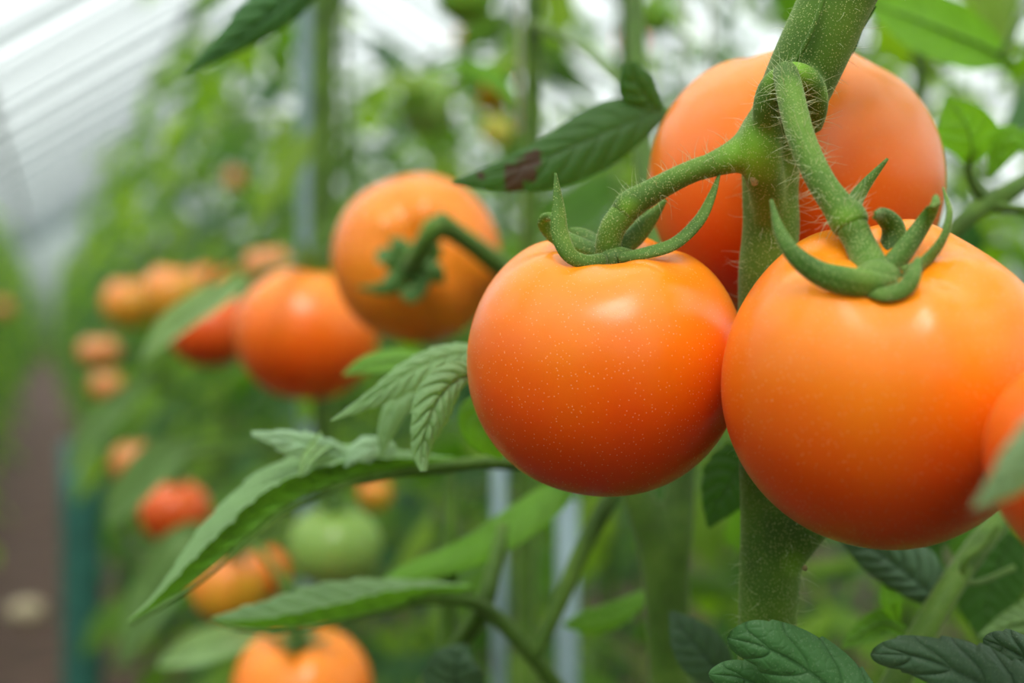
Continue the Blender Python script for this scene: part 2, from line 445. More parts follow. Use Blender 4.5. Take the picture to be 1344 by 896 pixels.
# ------------------------------------------------------------------ tomatoes
def tomato_geo(R, Hh, dim=0.20, dw=0.30, lobes=((5, .012), (3, .012), (7, .006)), taper=0.05, seed=0, nr=64, ns=96, groove=0.012, pw=0.92):
    rnd = random.Random(seed); phs = [rnd.random() * 6.28 for _ in range(8)]
    V, Fc = [], []
    for i in range(nr + 1):
        th = math.pi * i / nr; s, c = math.sin(th), math.cos(th)
        for k in range(ns):
            a = 2 * math.pi * k / ns
            rho = R * (s ** pw) * (1 - taper * max(0, -c) ** 1.2)
            lob = sum(am * math.cos(n * a + phs[j]) for j, (n, am) in enumerate(lobes))
            sh = 0.35 + 0.65 * max(0, c + 0.25)
            rho2 = rho * (1 + lob * sh)
            z = Hh * (abs(c) ** 0.95) * (1 if c > 0 else -1)
            x = rho / R
            if c > 0:
                z -= R * dim * math.exp(-(x / dw) ** 2)
                z += R * lob * 1.6 * math.exp(-((x - 0.5) / 0.3) ** 2)
                gr = abs(math.sin(lobes[0][0] * 0.5 * a + phs[4]))
                z += R * groove * gr * math.exp(-((x - 0.28) / 0.16) ** 2)
            else:
                z += R * 0.05 * math.exp(-(x / 0.15) ** 2)
            V.append(Vector((rho2 * math.cos(a), rho2 * math.sin(a), z)))
    for i in range(nr):
        for k in range(ns):
            k2 = (k + 1) % ns
            Fc.append((i * ns + k, (i + 1) * ns + k, (i + 1) * ns + k2, i * ns + k2))
    return V, Fc

def tomato(label, px, py, d, rpx, axis, mat, hh=0.92, name='tomato', group=None, **kw):
    """axis: (right, up, towards camera) direction of the stalk end"""
    R = rpx * d / F
    a = (RIGHT * axis[0] + UP * axis[1] + BACK * axis[2]).normalized()
    q = Vector((0, 0, 1)).rotation_difference(a)
    t = thing(name, label, 'tomato', P(px, py, d), q, group)
    V, Fc = tomato_geo(R, R * hh, **kw)
    mesh('fruit_body', V, Fc, MF[mat], t, world=False)
    t['_R'] = R
    return t

def simple_top(t, hh=0.92, seed=0, stalk=True, dim=0.2, spread=0.5, bend=(0.6, 0.0)):
    """calyx with five sepals plus a bent stalk, in the fruit's own frame"""
    rnd = random.Random(seed); R = t['_R']; z0 = R * hh - R * dim * 0.95
    calyx = None
    V, Fc = [], []
    prof = [(0.0, z0 - .01 * R), (0.10, z0 + .02 * R), (0.0, z0 + .07 * R)]
    for i, (r, z) in enumerate(prof):
        for k in range(12):
            a = 2 * math.pi * k / 12; V.append(((r * R) * math.cos(a) * 1.5, (r * R) * math.sin(a) * 1.5, z))
    for i in range(2):
        for k in range(12): Fc.append((i * 12 + k, i * 12 + (k + 1) % 12, (i + 1) * 12 + (k + 1) % 12, (i + 1) * 12 + k))
    calyx = mesh('calyx', V, Fc, ML['sepal'], t, [(0, .5)] * len(V), world=False)
    n = rnd.choice((5, 6)); a0 = rnd.random() * 6
    for k in range(n):
        a = a0 + 2 * math.pi * k / n + rnd.uniform(-.2, .2)
        dr = Vector((math.cos(a), math.sin(a), 0)); L_ = R * rnd.uniform(.6, .8)
        lift = rnd.uniform(.05, .5) * spread * 2
        mid = [dr * R * .03 + Vector((0, 0, z0 + .03 * R)), dr * L_ * .35 + Vector((0, 0, z0 + R * .14)), dr * L_ * .75 + Vector((0, 0, z0 + R * (.20 + lift * .3))), dr * L_ + Vector((0, 0, z0 + R * (.16 + lift * .9)))]
        wd = [(R * .06,) * 2, (R * .10,) * 2, (R * .06,) * 2, (R * .005,) * 2]
        G, Fx, UV = leaf_geo(mid, wd, lambda u, tt: (tt.cross(Vector((0, 0, 1))).normalized(), Vector((0, 0, 1))), nu=12, nv=4, cup=-.3, veins=2)
        mesh('sepal', G, Fx, ML['sepal'], calyx, UV, world=False)
    if stalk:
        b = Vector((math.cos(bend[1]), math.sin(bend[1]), 0))
        top = R * (1.0 + .2)
        pts = [(*Vector((0, 0, z0)), R * .075), (*Vector((0, 0, z0 + R * .45)), R * .07), (*(b * R * bend[0] * .3 + Vector((0, 0, z0 + R * .8))), R * .085), (*(b * R * bend[0] + Vector((0, 0, z0 + R * 1.15))), R * .065), (*(b * R * bend[0] * 1.9 + Vector((0, 0, z0 + R * 1.3))), R * .06)]
        g = wtube(pts, 18, 10)
        mesh('stalk', g[0], g[1], M_STEM2, t, world=False)

# --- T1: centre tomato
t1 = tomato('large glossy orange tomato hanging left of the thick hairy stem in the centre', 793, 476, 0.420, 181, (0.02, 0.95, 0.31), 'ripe', hh=0.93, pw=.82, seed=3, dim=0.20, dw=.33, nr=96, ns=160, lobes=((5, .012), (3, .010), (7, .004)))
t2 = tomato('largest orange tomato in front, right of the thick hairy stem', 1161, 506, 0.373, 213, (-0.06, 0.87, 0.50), 'ripe', hh=.99, pw=.88, seed=11, dim=0.17, dw=.36, nr=96, ns=160, lobes=((5, .014), (3, .008), (7, .004)), taper=.07)
t3 = tomato('orange tomato hanging behind the thick stem at the top right', 1043, 245, 0.475, 190, (0.1, 0.97, -0.22), 'deep', hh=0.93, seed=5, dim=0.12, dw=.3, nr=96, ns=120, taper=.04)
t4 = tomato('orange tomato cut off by the right edge behind a pale leaf tip', 1542, 636, 0.30, 249, (0.3, .9, 0.1), 'ripe', hh=0.70, seed=9, nr=96, ns=120, dim=.15)
simple_top(t4, hh=.70, seed=4, dim=.15)

def sepal(parent, mid, wid, roll=0, cup=0.5, **kw):
    o = pleaf('sepal', mid, [w * 1.08 for w in wid], M_SEP, parent, roll=roll, cup=cup, nu=40, nv=10, veins=3, midrib=False, relief=0.0001, **kw)
    me = o.data
    s = o.modifiers.new('thickness', 'SOLIDIFY'); s.thickness = 0.00045; s.offset = 0
    return o

def sepal_hairs(o, seed, n=160):
    M = RM[rootof(o).name]
    V = [M @ v.co for v in o.data.vertices]; Fc = [tuple(p.vertices) for p in o.data.polygons]
    hairs((V, Fc), [(n, .0003, .0012, .00004)], o, seed, 'sepal_hairs')

# calyx of T2
g = join(ptube([(1146, 356, .352, 24), (1150, 372, .3495, 36), (1154, 386, .350, 24)], 14, 20))
cal2 = mesh('calyx', g[0], g[1], M_SEP, t2, [(0, .5)] * len(g[0]))
S2 = [
 ([(1178, 372, .344), (1150, 378, .340), (1112, 374, .339), (1072, 360, .341), (1040, 334, .343), (1022, 303, .346), (1012, 262, .350)], [8, 18, 19, 15, 11, 7, 1], -30),
 ([(1130, 352, .362), (1120, 320, .368), (1116, 285, .372), (1132, 250, .374), (1165, 208, .374)], [14, 15, 13, 8, 1], 10),
 ([(1158, 352, .360), (1170, 325, .362), (1172, 300, .362), (1160, 284, .358), (1148, 282, .352)], [14, 15, 13, 9, 4], -20),
 ([(1166, 362, .350), (1192, 330, .353), (1212, 300, .356), (1226, 275, .354), (1231, 262, .348), (1222, 272, .346)], [16, 15, 12, 9, 6, 2], 25),
 ([(1182, 366, .346), (1215, 348, .350), (1240, 315, .350), (1249, 280, .352), (1238, 246, .355)], [13, 12, 9, 7, 1], 55),
 ([(1135, 380, .342), (1162, 382, .338), (1185, 375, .336), (1198, 358, .336), (1205, 338, .340)], [7, 12, 12, 9, 3], -40),
]
for i, (m, w, r) in enumerate(S2):
    o = sepal(cal2, m, w, r, cup=0.8, fold=-.25); sepal_hairs(o, 40 + i)
g = ptube([(1118, 298, .3595, 21), (1128, 318, .358, 20), (1138, 340, .3545, 22), (1150, 370, .350, 27)], 24, 28)
ped2 = mesh('stalk', g[0], g[1], M_STEM, t2)
hairs(g, [(1800, .0002, .0007, .00004)], ped2, 7, 'stalk_hairs')

# calyx of T1
g = join(ptube([(800, 328, .408, 14), (803, 338, .408, 30), (804, 346, .411, 16)], 10, 20))
cal1 = mesh('calyx', g[0], g[1], M_SEP, t1, [(0, .5)] * len(g[0]))
S1 = [
 ([(796, 338, .402), (770, 340, .397), (750, 331, .394), (738, 305, .394), (735, 270, .395), (729, 227, .397)], [9, 10, 12, 12, 8, 1], 30),
 ([(790, 332, .407), (762, 322, .408), (738, 312, .409), (722, 302, .409), (714, 290, .406), (722, 284, .402), (728, 290, .400)], [9, 11, 11, 9, 7, 4, 1], 10),
 ([(810, 336, .402), (850, 328, .399), (885, 316, .400), (915, 288, .402), (932, 258, .403), (945, 226, .404)], [8, 10, 10, 9, 6, 1], -45),
 ([(812, 330, .409), (835, 312, .412), (855, 288, .414), (874, 262, .416)], [10, 12, 9, 2], 20),
 ([(806, 328, .411), (812, 300, .415), (816, 270, .417), (822, 240, .418)], [9, 10, 8, 1], 20),
 ([(790, 330, .409), (772, 318, .414), (756, 306, .416), (748, 300, .417)], [9, 14, 9, 1], 0),
]
for i, (m, w, r) in enumerate(S1):
    o = sepal(cal1, m, w, r, cup=0.75, fold=-.25); sepal_hairs(o, 60 + i)
g = ptube([(820, 278, .406, 18), (806, 296, .406, 17), (799, 316, .407, 17), (798, 340, .409, 19)], 24, 28)
ped1 = mesh('stalk', g[0], g[1], M_STEM, t1)
hairs(g, [(1500, .0002, .0007, .00004)], ped1, 8, 'stalk_hairs')
g = ptube([(1050, 95, .487, 13), (1052, 70, .488, 12), (1060, 40, .478, 12)], 12, 14)
mesh('stalk', g[0], g[1], M_STEM2, t3)

# ------------------------------------------------------------------ the near plant
pl = thing('tomato_plant', 'nearest tomato plant with the thick hairy stem bearing the two big front tomatoes', 'plant', Vector((P(1005, 950, .43).x, P(1005, 950, .43).y, 0)))
core = join(
 ptube([(1130, -60, .398, 49), (1098, 0, .400, 48), (1075, 50, .402, 48), (1052, 100, .405, 47), (1031, 150, .41, 44), (1014, 200, .415, 40), (1011, 250, .42, 37), (1012, 300, .423, 37.5), (1006, 360, .425, 37), (1005, 450, .428, 36), (1006, 560, .43, 37), (1010, 640, .43, 39), (1014, 700, .43, 42), (1010, 760, .43, 40), (1007, 830, .43, 38), (1005, 950, .43, 37)], 90, 24),
 ptube([(1022, 150, .412, 34), (1004, 180, .409, 36), (985, 196, .407, 30), (962, 206, .406, 22), (935, 216, .405, 17), (905, 227, .4045, 14)], 26, 20),
 ptube([(1006, 150, .404, 24), (998, 185, .402, 27), (1000, 215, .405, 27), (1006, 245, .411, 25), (1010, 285, .418, 22)], 20, 16),
 ptube([(1010, 185, .402, 17), (1005, 145, .396, 18), (1015, 112, .393, 18), (1042, 98, .391, 18), (1065, 110, .393, 17), (1073, 138, .397, 15), (1068, 170, .404, 11)], 30, 16),
 ptube([(1012, 745, .43, 34), (1036, 712, .428, 33), (1068, 680, .428, 29), (1105, 640, .433, 24), (1150, 590, .445, 22), (1220, 500, .50, 16), (1300, 420, .56, 12)], 30, 16),
)
core = remeshed(core, 0.0008, 12)
low = P(1005, 940, .43); hi = P(1128, -55, .398)
ext = join(wtube([(*low, .0085), (low.x, low.y, .7, .0088), (low.x + .01, low.y, .35, .009), (low.x, low.y, -.02, .010)], 24, 16),
           wtube([(*hi, .0102), (*(hi + RIGHT * .03 + UP * .04), .0098), (*(hi + RIGHT * .05 + UP * .15), .009), (*(hi + RIGHT * .04 + UP * .7), .006)], 24, 16))
full = join(core, ext)
fc = [(P(1038, 92, .386), .010), (P(985, 205, .399), .011), (P(1075, 120, .395), .004), (P(1035, 735, .425), .006)]
fresh = [min(1.0, max(max(0, 1 - (Vector(v) - c).length / r) * 1.1 for c, r in fc)) for v in full[0]]
stem = mesh('main_stem', full[0], full[1], M_STEM, pl, attr=('fresh', fresh))
hairs(core, [(16000, .0002, .0006, .00005), (480, .002, .0075, .00007)], stem, 2, 'stem_hairs')
g = wtube([(*(P(1084, -10, .388)), .0007), (*(P(1064, 45, .3895)), .0008), (*(P(1040, 88, .393)), .0008)], 16, 8)
mesh('stem_ridge', g[0], g[1], M_STEM, stem)
g = ptube([(988, 228, .404, 4), (990, 234, .4035, 6), (991, 243, .404, 4)], 10, 8)
mesh('bud_scar', g[0], g[1], M_SCAR, stem, label='small dry brown scar')
for x_, y_ in ((1024, 661), (1056, 745)):
    g = ptube([(x_ - 2, y_ - 2, .4125, 2.5), (x_, y_, .4123, 4), (x_ + 2, y_ + 2, .4125, 2.5)], 6, 8)
    mesh('bud_scar', g[0], g[1], M_SCAR, stem)
# fruit branches
b1 = remeshed(ptube([(965, 204, .4055, 15), (940, 214, .405, 15), (918, 221, .4045, 15.2), (890, 233, .404, 15.5), (855, 252, .405, 17), (828, 268, .4055, 19.5), (817, 281, .406, 18.5)], 40, 20), .0007, 4)
fr1 = [max(0, 1 - (Vector(v) - P(824, 272, .402)).length / .004) * .6 for v in b1[0]]
o = mesh('fruit_branch', b1[0], b1[1], M_STEM, pl, attr=('fresh', fr1)); hairs(b1, [(3500, .0002, .0006, .00004), (110, .0015, .007, .00007)], o, 3, 'branch_hairs')
b2 = remeshed(ptube([(1030, 92, .390, 16), (1035, 112, .385, 18), (1042, 145, .378, 18.5), (1055, 190, .371, 18.5), (1077, 237, .365, 19), (1098, 268, .362, 21), (1112, 286, .3605, 26), (1119, 299, .3595, 24)], 60, 24), .0007, 4)
fr2 = [max(0, 1 - (Vector(v) - P(1112, 290, .357)).length / .005) * .6 for v in b2[0]]
o = mesh('fruit_branch', b2[0], b2[1], M_STEM, pl, attr=('fresh', fr2)); hairs(b2, [(4500, .0002, .0006, .00004), (260, .002, .009, .00007)], o, 4, 'branch_hairs')
# branch behind, carrying T3, and a small sepal tip beside the top stem
g = ptube([(1095, 20, .408, 18), (1092, 25, .43, 15), (1075, 25, .46, 13), (1060, 42, .478, 12)], 24, 12)
mesh('fruit_branch', g[0], g[1], M_STEM2, pl)

def branch(pts, parent=None, name='leaf_stalk', mat=None, n=36, sides=14, hair=0, seed=5, rib=None):
    g = ptube(pts, n, sides, rib=rib)
    o = mesh(name, g[0], g[1], mat or M_STEM2, parent or pl)
    if hair: hairs(g, [(hair, .0004, .0015, .00005)], o, seed, 'stalk_hairs')
    return o

# dark leaf tip behind the top of the stem
pleaf('leaf', [(1100, 82, .42), (1115, 62, .42), (1128, 35, .418), (1150, 8, .415)], [8, 9, 7, 1], 'fore', pl, roll=20, veins=4, nu=30, nv=8)
# bottom leaf in front of the stem
pleaf('leaf', [(1190, 960, .365), (1120, 925, .370), (1060, 880, .372), (1005, 850, .372), (954, 836, .374)],
      [(10, 10), (62, 45), (48, 46), (30, 36), (24, 24)], 'fore', pl, roll=0, blunt=.16, veins=5, relief=.0009, teeth=(4, .10), cup=.25, nu=110, nv=36, wave=.0012)
pleaf('leaf', [(1080, 960, .380), (1020, 915, .384), (975, 890, .385), (930, 884, .386)],
      [(4, 4), (34, 36), (28, 24), (14, 14)], 'fore', pl, blunt=.2, veins=4, relief=.0007, teeth=(3, .1), cup=.3, nu=80, nv=24)
# bottom right wrinkled leaf
pleaf('leaf', [(1420, 970, .355), (1340, 930, .360), (1270, 888, .362), (1205, 862, .364), (1142, 858, .366)],
      [(20, 20), (70, 50), (42, 44), (27, 27), (20, 20)], 'gray', pl, blunt=.16, veins=6, relief=.0013, teeth=(6, .14), cup=.25, nu=110, nv=36, wave=.0012)
pleaf('leaf', [(1430, 930, .375), (1380, 890, .380), (1330, 855, .382), (1290, 838, .384)],
      [(20, 20), (40, 40), (26, 26), (16, 16)], 'gray', pl, blunt=.2, veins=6, relief=.0016, teeth=(5, .2), cup=.3, nu=70, nv=24)
# blurred pale leaf tip over the right-edge tomato
branch([(1500, 520, .235, 9), (1470, 540, .232, 8), (1440, 560, .230, 6)], name='leaf_stalk')
pleaf('leaf', [(1450, 540, .232), (1400, 570, .232), (1350, 605, .235), (1310, 640, .238), (1276, 668, .240)],
      [(20, 20), (52, 45), (44, 36), (24, 18), (2, 2)], 'pale', pl, roll=-10, veins=6, relief=.0012, teeth=(5, .1), nu=60, nv=20, cup=.2)

# ------------------------------------------------------------------ the leafy branch at left (leaves L1, L4, L5) on a second plant
def plant_root(label, px, d, py=500, group=None):
    p = P(px, py, d)
    return thing('tomato_plant', label, 'plant', Vector((p.x, p.y, 0)), None, group)

p2 = plant_root('tomato plant with the stout forked stem below the centre tomato', 880, .56)
b = P(885, 900, .56)
g2 = remeshed(join(ptube([(828, 630, .56, 18), (850, 680, .56, 24), (866, 730, .56, 27), (874, 800, .56, 28), (880, 900, .56, 29)], 30, 18),
          ptube([(895, 560, .57, 18), (893, 630, .565, 20), (888, 700, .56, 22), (880, 760, .56, 26), (880, 900, .56, 27)], 30, 18),
          ptube([(700, 560, .60, 10), (770, 600, .57, 12), (828, 630, .56, 18)], 16, 14)), .0012, 6)
up2 = wtube([(*P(895, 565, .57), .0055), (*P(880, 450, .58), .0055), (*P(860, 330, .60), .005), (*P(840, 150, .64), .0045), (*P(830, -60, .68), .004)], 30, 12)
dn2 = wtube([(*P(880, 895, .56), .0085), (b.x, b.y, .7, .009), (b.x, b.y, .3, .010), (b.x, b.y, -.02, .011)], 20, 14)
g2 = join(g2, dn2, up2)
s2 = mesh('main_stem', g2[0], g2[1], M_STEM2, p2)
hairs(g2, [(1500, .0005, .0015, .00006)], s2, 12, 'stem_hairs')

# L1: long curling leaf and its stalk
branch([(780, 560, .55, 9), (740, 585, .54, 9), (690, 606, .53, 10), (640, 607, .525, 9), (590, 612, .52, 9), (520, 620, .515, 8), (470, 630, .51, 7)], p2, hair=200)
pleaf('leaf', [(600, 606, .525), (530, 616, .515), (463, 628, .508), (378, 664, .500), (309, 719, .493), (256, 762, .49), (208, 794, .49), (168, 816, .49)],
      [(6, 6), (14, 24), (22, 42), (28, 54), (24, 50), (18, 34), (8, 14), (1, 2)], 'mid', p2, roll=90, veins=15, relief=.0042, teeth=(10, .07), cup=.12, fold=-1.15, nu=150, nv=36, c=.8)
pleaf('leaf', [(470, 606, .515), (430, 590, .505), (385, 578, .498), (330, 568, .492)], [(14, 12), (24, 18), (20, 16), (3, 3)], 'pale', p2, roll=30, veins=6, relief=.0012, teeth=(4, .25), nu=60, nv=18, cup=.3)
pleaf('leaf', [(430, 578, .510), (415, 590, .495), (402, 606, .488), (394, 626, .486)], [(14, 12), (12, 10), (8, 7), (1, 1)], 'pale', p2, roll=10, veins=4, relief=.0008, nu=40, nv=12, flip=True, cup=.5)
pleaf('leaf', [(520, 590, .515), (490, 586, .507), (468, 592, .503), (452, 612, .502)], [(14, 10), (20, 16), (16, 12), (2, 2)], 'pale', p2, roll=20, veins=5, relief=.001, teeth=(4, .2), nu=50, nv=14, cup=.3)
# L4 & L5 behind / left of the centre tomato
branch([(700, 500, .50, 8), (660, 480, .49, 7), (620, 462, .48, 6)], p2)
pleaf('leaf', [(640, 462, .48), (590, 468, .475), (540, 488, .47), (490, 520, .466), (434, 552, .462)], [(16, 14), (26, 24), (24, 22), (14, 12), (1, 1)], 'mid', p2, roll=25, veins=9, relief=.0016, teeth=(8, .16), nu=100, nv=24, cup=.4)
pleaf('leaf', [(628, 488, .45), (600, 498, .442), (575, 524, .438), (560, 560, .436), (553, 592, .436), (556, 618, .434)], [(10, 10), (26, 24), (32, 28), (24, 20), (14, 12), (5, 4)], 'mid', p2, roll=-20, veins=9, relief=.0020, teeth=(7, .10), nu=100, nv=28, cup=.45)
pleaf('leaf', [(600, 500, .50), (530, 520, .49), (505, 560, .488), (500, 600, .488)], [(12, 12), (20, 20), (16, 14), (2, 2)], 'mid', p2, roll=30, veins=6, relief=.001, nu=50, nv=14, cup=.4)
pleaf('leaf', [(640, 520, .50), (625, 545, .495), (640, 575, .495), (660, 600, .50)], [(12, 12), (30, 24), (26, 22), (4, 4)], 'yellowgreen', p2, veins=6, relief=.001, nu=50, nv=14)
pleaf('leaf', [(560, 470, .60), (520, 472, .60), (480, 478, .60), (450, 492, .60)], [(8, 8), (18, 16), (14, 12), (2, 2)], 'mid', p2, roll=35, flip=True, veins=6, relief=.001, nu=40, nv=12)
# L2 and lower stalks
branch([(880, 1000, .60, 12), (760, 930, .585, 11), (700, 862, .575, 11), (640, 800, .57, 10), (600, 786, .565, 9), (540, 786, .56, 9), (480, 796, .555, 7)], p2, hair=150)
branch([(700, 862, .575, 11), (735, 790, .58, 11), (765, 720, .585, 12), (800, 655, .59, 12), (830, 600, .60, 11)], p2)
branch([(560, 900, .60, 12), (600, 850, .59, 12), (635, 795, .575, 12), (650, 740, .58, 10), (662, 690, .59, 9)], p2)
branch([(590, 600, .60, 4), (592, 700, .60, 11), (588, 800, .60, 12), (583, 960, .60, 12)], p2)
pleaf('leaf', [(620, 772, .568), (555, 788, .56), (490, 803, .55), (437, 815, .54), (362, 825, .534), (309, 822, .532), (277, 812, .53)],
      [(5, 5), (20, 26), (26, 40), (24, 44), (18, 34), (10, 20), (1, 2)], 'mid', p2, roll=90, veins=11, relief=.0032, teeth=(8, .12), cup=.12, fold=-1.1, nu=110, nv=32)
pleaf('leaf', [(760, 625, .60), (720, 650, .595), (660, 690, .59), (600, 725, .59), (530, 750, .59), (480, 776, .59)], [(10, 10), (30, 30), (34, 30), (26, 24), (16, 14), (2, 2)], 'yellowgreen', p2, roll=50, veins=9, relief=.0012, nu=80, nv=18, cup=.3)
pleaf('leaf', [(850, 778, .62), (810, 800, .61), (770, 812, .605), (740, 820, .60)], [(8, 8), (20, 14), (20, 12), (3, 3)], 'yellowgreen', p2, roll=30, veins=7, relief=.0015, teeth=(6, .2), nu=60, nv=14, cup=.3)
pleaf('leaf', [(960, 900, .50), (935, 870, .495), (905, 835, .495), (880, 802, .498)], [(10, 10), (34, 30), (28, 26), (3, 3)], 'gray', p2, veins=6, relief=.001, nu=50, nv=14)
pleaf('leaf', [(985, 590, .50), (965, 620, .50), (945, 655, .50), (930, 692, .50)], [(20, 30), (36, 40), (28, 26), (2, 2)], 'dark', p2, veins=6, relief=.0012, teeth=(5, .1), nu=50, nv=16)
pleaf('leaf', [(960, 720, .62), (985, 690, .62), (1010, 650, .62), (1020, 620, .62)], [(18, 18), (36, 36), (30, 30), (5, 5)], 'yellowgreen', p2, veins=6, relief=.0012, nu=40, nv=14)
pleaf('leaf', [(620, 940, .56), (600, 900, .555), (600, 870, .55), (612, 846, .55)], [(30, 30), (44, 40), (34, 30), (4, 4)], 'gray', p2, veins=6, relief=.0015, teeth=(5, .15), nu=50, nv=16)

# dark leaf with brown blight, upper centre
p3 = plant_root('tomato plant with a tall slim stem at upper centre carrying the blighted dark leaf', 700, .80)
b = P(700, 340, .80)
g3 = wtube([(*P(706, -220, .78), .0045), (*P(702, 0, .79), .0047), (*P(698, 150, .80), .005), (*P(695, 340, .80), .005), (*P(690, 600, .81), .006), (P(690, 600, .81).x, P(690, 600, .81).y, .5, .007), (P(690, 600, .81).x + .01, P(690, 600, .81).y, -.02, .008)], 60, 12)
mesh('main_stem', g3[0], g3[1], M_STEM2, p3)
branch([(700, 30, .79, 7), (760, 60, .72, 6), (840, 130, .58, 6), (880, 148, .52, 7)], p3)
pleaf('leaf', [(878, 145, .515), (835, 158, .505), (780, 180, .50), (720, 205, .495), (660, 225, .492), (594, 240, .49)],
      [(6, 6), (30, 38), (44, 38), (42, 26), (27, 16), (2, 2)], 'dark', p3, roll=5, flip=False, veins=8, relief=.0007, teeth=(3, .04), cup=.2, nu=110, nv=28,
      blight=[(684, 225, .493, 18), (698, 205, .493, 15), (676, 238, .493, 16), (632, 232, .492, 9), (700, 230, .493, 10)])
pleaf('leaf', [(868, 150, .513), (850, 130, .508), (836, 108, .505), (826, 82, .503)], [(14, 14), (26, 24), (26, 22), (8, 8)], 'dark', p3, roll=8, veins=4, relief=.0012, cup=.2, nu=50, nv=16, blight=[(0, 0, .5, 1)])
pleaf('leaf', [(560, 92, .90), (610, 90, .88), (650, 105, .87), (688, 150, .86)], [(3, 3), (10, 10), (12, 12), (3, 3)], 'yellowgreen', p3, veins=6, relief=.001, nu=40, nv=10)

# top-left drooping leaf
p4 = plant_root('tomato plant whose curled leaf droops in from the top edge, left of centre', 430, 1.25, 100)
b4 = P(430, 0, 1.25)
g4 = wtube([(*P(470, -230, 1.2), .005), (*P(440, -50, 1.24), .005), (b4.x, b4.y, 1.2, .006), (b4.x, b4.y, .6, .007), (b4.x, b4.y, -.02, .008)], 40, 12)
mesh('main_stem', g4[0], g4[1], M_STEM2, p4)
branch([(450, -140, 1.22, 5), (440, -160, .92, 6), (420, -80, .68, 7), (400, -20, .60, 7)], p4)
pleaf('leaf', [(430, -50, .60), (390, -12, .595), (345, 25, .59), (300, 58, .588), (242, 97, .585)], [(20, 20), (32, 34), (28, 30), (18, 18), (1, 1)], 'fore', p4, roll=-35, flip=False, veins=9, relief=.002, teeth=(7, .1), cup=.35, nu=90, nv=22)

# right hand leaves
p5 = plant_root('tomato plant at the right edge with a forked leaf stalk beside the rear tomato', 1420, .62)
b5 = P(1420, 448, .62)
g5 = wtube([(*P(1440, -250, .62), .006), (*P(1430, 100, .62), .006), (b5.x, b5.y, CAM_Z, .007), (b5.x, b5.y, .6, .008), (b5.x, b5.y, -.02, .009)], 40, 12)
mesh('main_stem', g5[0], g5[1], M_STEM2, p5)
branch([(1425, 200, .62, 12), (1370, 225, .57, 12), (1330, 248, .55, 12), (1295, 268, .545, 13), (1262, 292, .54, 12), (1225, 330, .54, 11)], p5, hair=150)
branch([(1292, 262, .545, 8), (1276, 240, .54, 6), (1271, 212, .537, 5), (1280, 190, .535, 4)], p5)
branch([(1300, 270, .545, 8), (1340, 275, .54, 7), (1380, 280, .54, 6)], p5)
pleaf('leaf', [(1272, 218, .537), (1275, 190, .532), (1266, 160, .53), (1242, 128, .53)], [(6, 6), (38, 44), (28, 48), (2, 3)], 'yellowgreen', p5, veins=5, relief=.001, cup=.15, nu=70, nv=20, teeth=(3, .1), flip=True)
pleaf('leaf', [(1300, 232, .537), (1312, 200, .534), (1322, 180, .532), (1335, 166, .532)], [(4, 4), (16, 20), (18, 20), (4, 3)], 'yellowgreen', p5, veins=4, relief=.001, nu=40, nv=14)
pleaf('leaf', [(1400, 200, .56), (1370, 190, .55), (1345, 185, .548), (1325, 196, .548)], [(20, 20), (28, 26), (18, 16), (2, 2)], 'yellowgreen', p5, veins=4, relief=.001, nu=40, nv=14)
branch([(1400, -40, .70, 7), (1360, -20, .69, 6), (1320, 60, .68, 5), (1300, 75, .68, 3)], p5)
pleaf('leaf', [(1330, 84, .68), (1290, 62, .675), (1240, 42, .67), (1190, 22, .67), (1135, 5, .67)], [(4, 4), (34, 40), (46, 48), (44, 40), (6, 6)], 'yellowgreen', p5, roll=15, veins=8, relief=.0012, cup=.15, nu=70, nv=18, flip=True)
# diagonal stalk lower right, with the leaf beside it
branch([(1420, 560, .56, 14), (1340, 650, .52, 15), (1280, 722, .50, 16), (1235, 790, .49, 17), (1195, 860, .485, 18), (1140, 960, .48, 18)], p5, hair=150)
branch([(1262, 762, .492, 5), (1268, 735, .49, 5), (1290, 715, .49, 4), (1310, 690, .49, 4)], p5)
branch([(1262, 765, .492, 4), (1290, 762, .50, 4), (1330, 745, .51, 4)], p5)
pleaf('leaf', [(1245, 800, .50), (1210, 770, .495), (1160, 730, .492), (1120, 705, .492), (1095, 690, .492)], [(4, 8), (24, 44), (30, 34), (18, 14), (2, 2)], 'gray', p5, veins=8, relief=.0018, cup=.2, nu=80, nv=20)
pleaf('leaf', [(1180, 815, .50), (1172, 795, .495), (1168, 775, .495), (1160, 758, .495)], [(3, 3), (14, 14), (14, 12), (2, 2)], 'yellowgreen', p5, veins=5, relief=.0008, nu=40, nv=10)
pleaf('leaf', [(1190, 830, .51), (1160, 818, .505), (1130, 832, .505), (1105, 850, .505)], [(6, 6), (18, 18), (14, 14), (2, 2)], 'mid', p5, veins=6, relief=.0012, nu=50, nv=12, flip=True, roll=20)
pleaf('leaf', [(1400, 800, .50), (1370, 810, .50), (1330, 818, .50), (1285, 834, .50)], [(20, 20), (30, 20), (20, 12), (2, 2)], 'gray', p5, veins=7, relief=.0018, nu=50, nv=12, flip=True, roll=30)
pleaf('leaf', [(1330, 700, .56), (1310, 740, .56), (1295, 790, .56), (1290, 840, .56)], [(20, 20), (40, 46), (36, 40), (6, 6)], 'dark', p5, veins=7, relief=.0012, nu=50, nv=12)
pleaf('leaf', [(1230, 760, .60), (1200, 720, .60), (1210, 690, .60), (1230, 650, .60)], [(20, 20), (44, 46), (40, 40), (6, 6)], 'dark', p5, veins=7, relief=.0012, nu=50, nv=12)

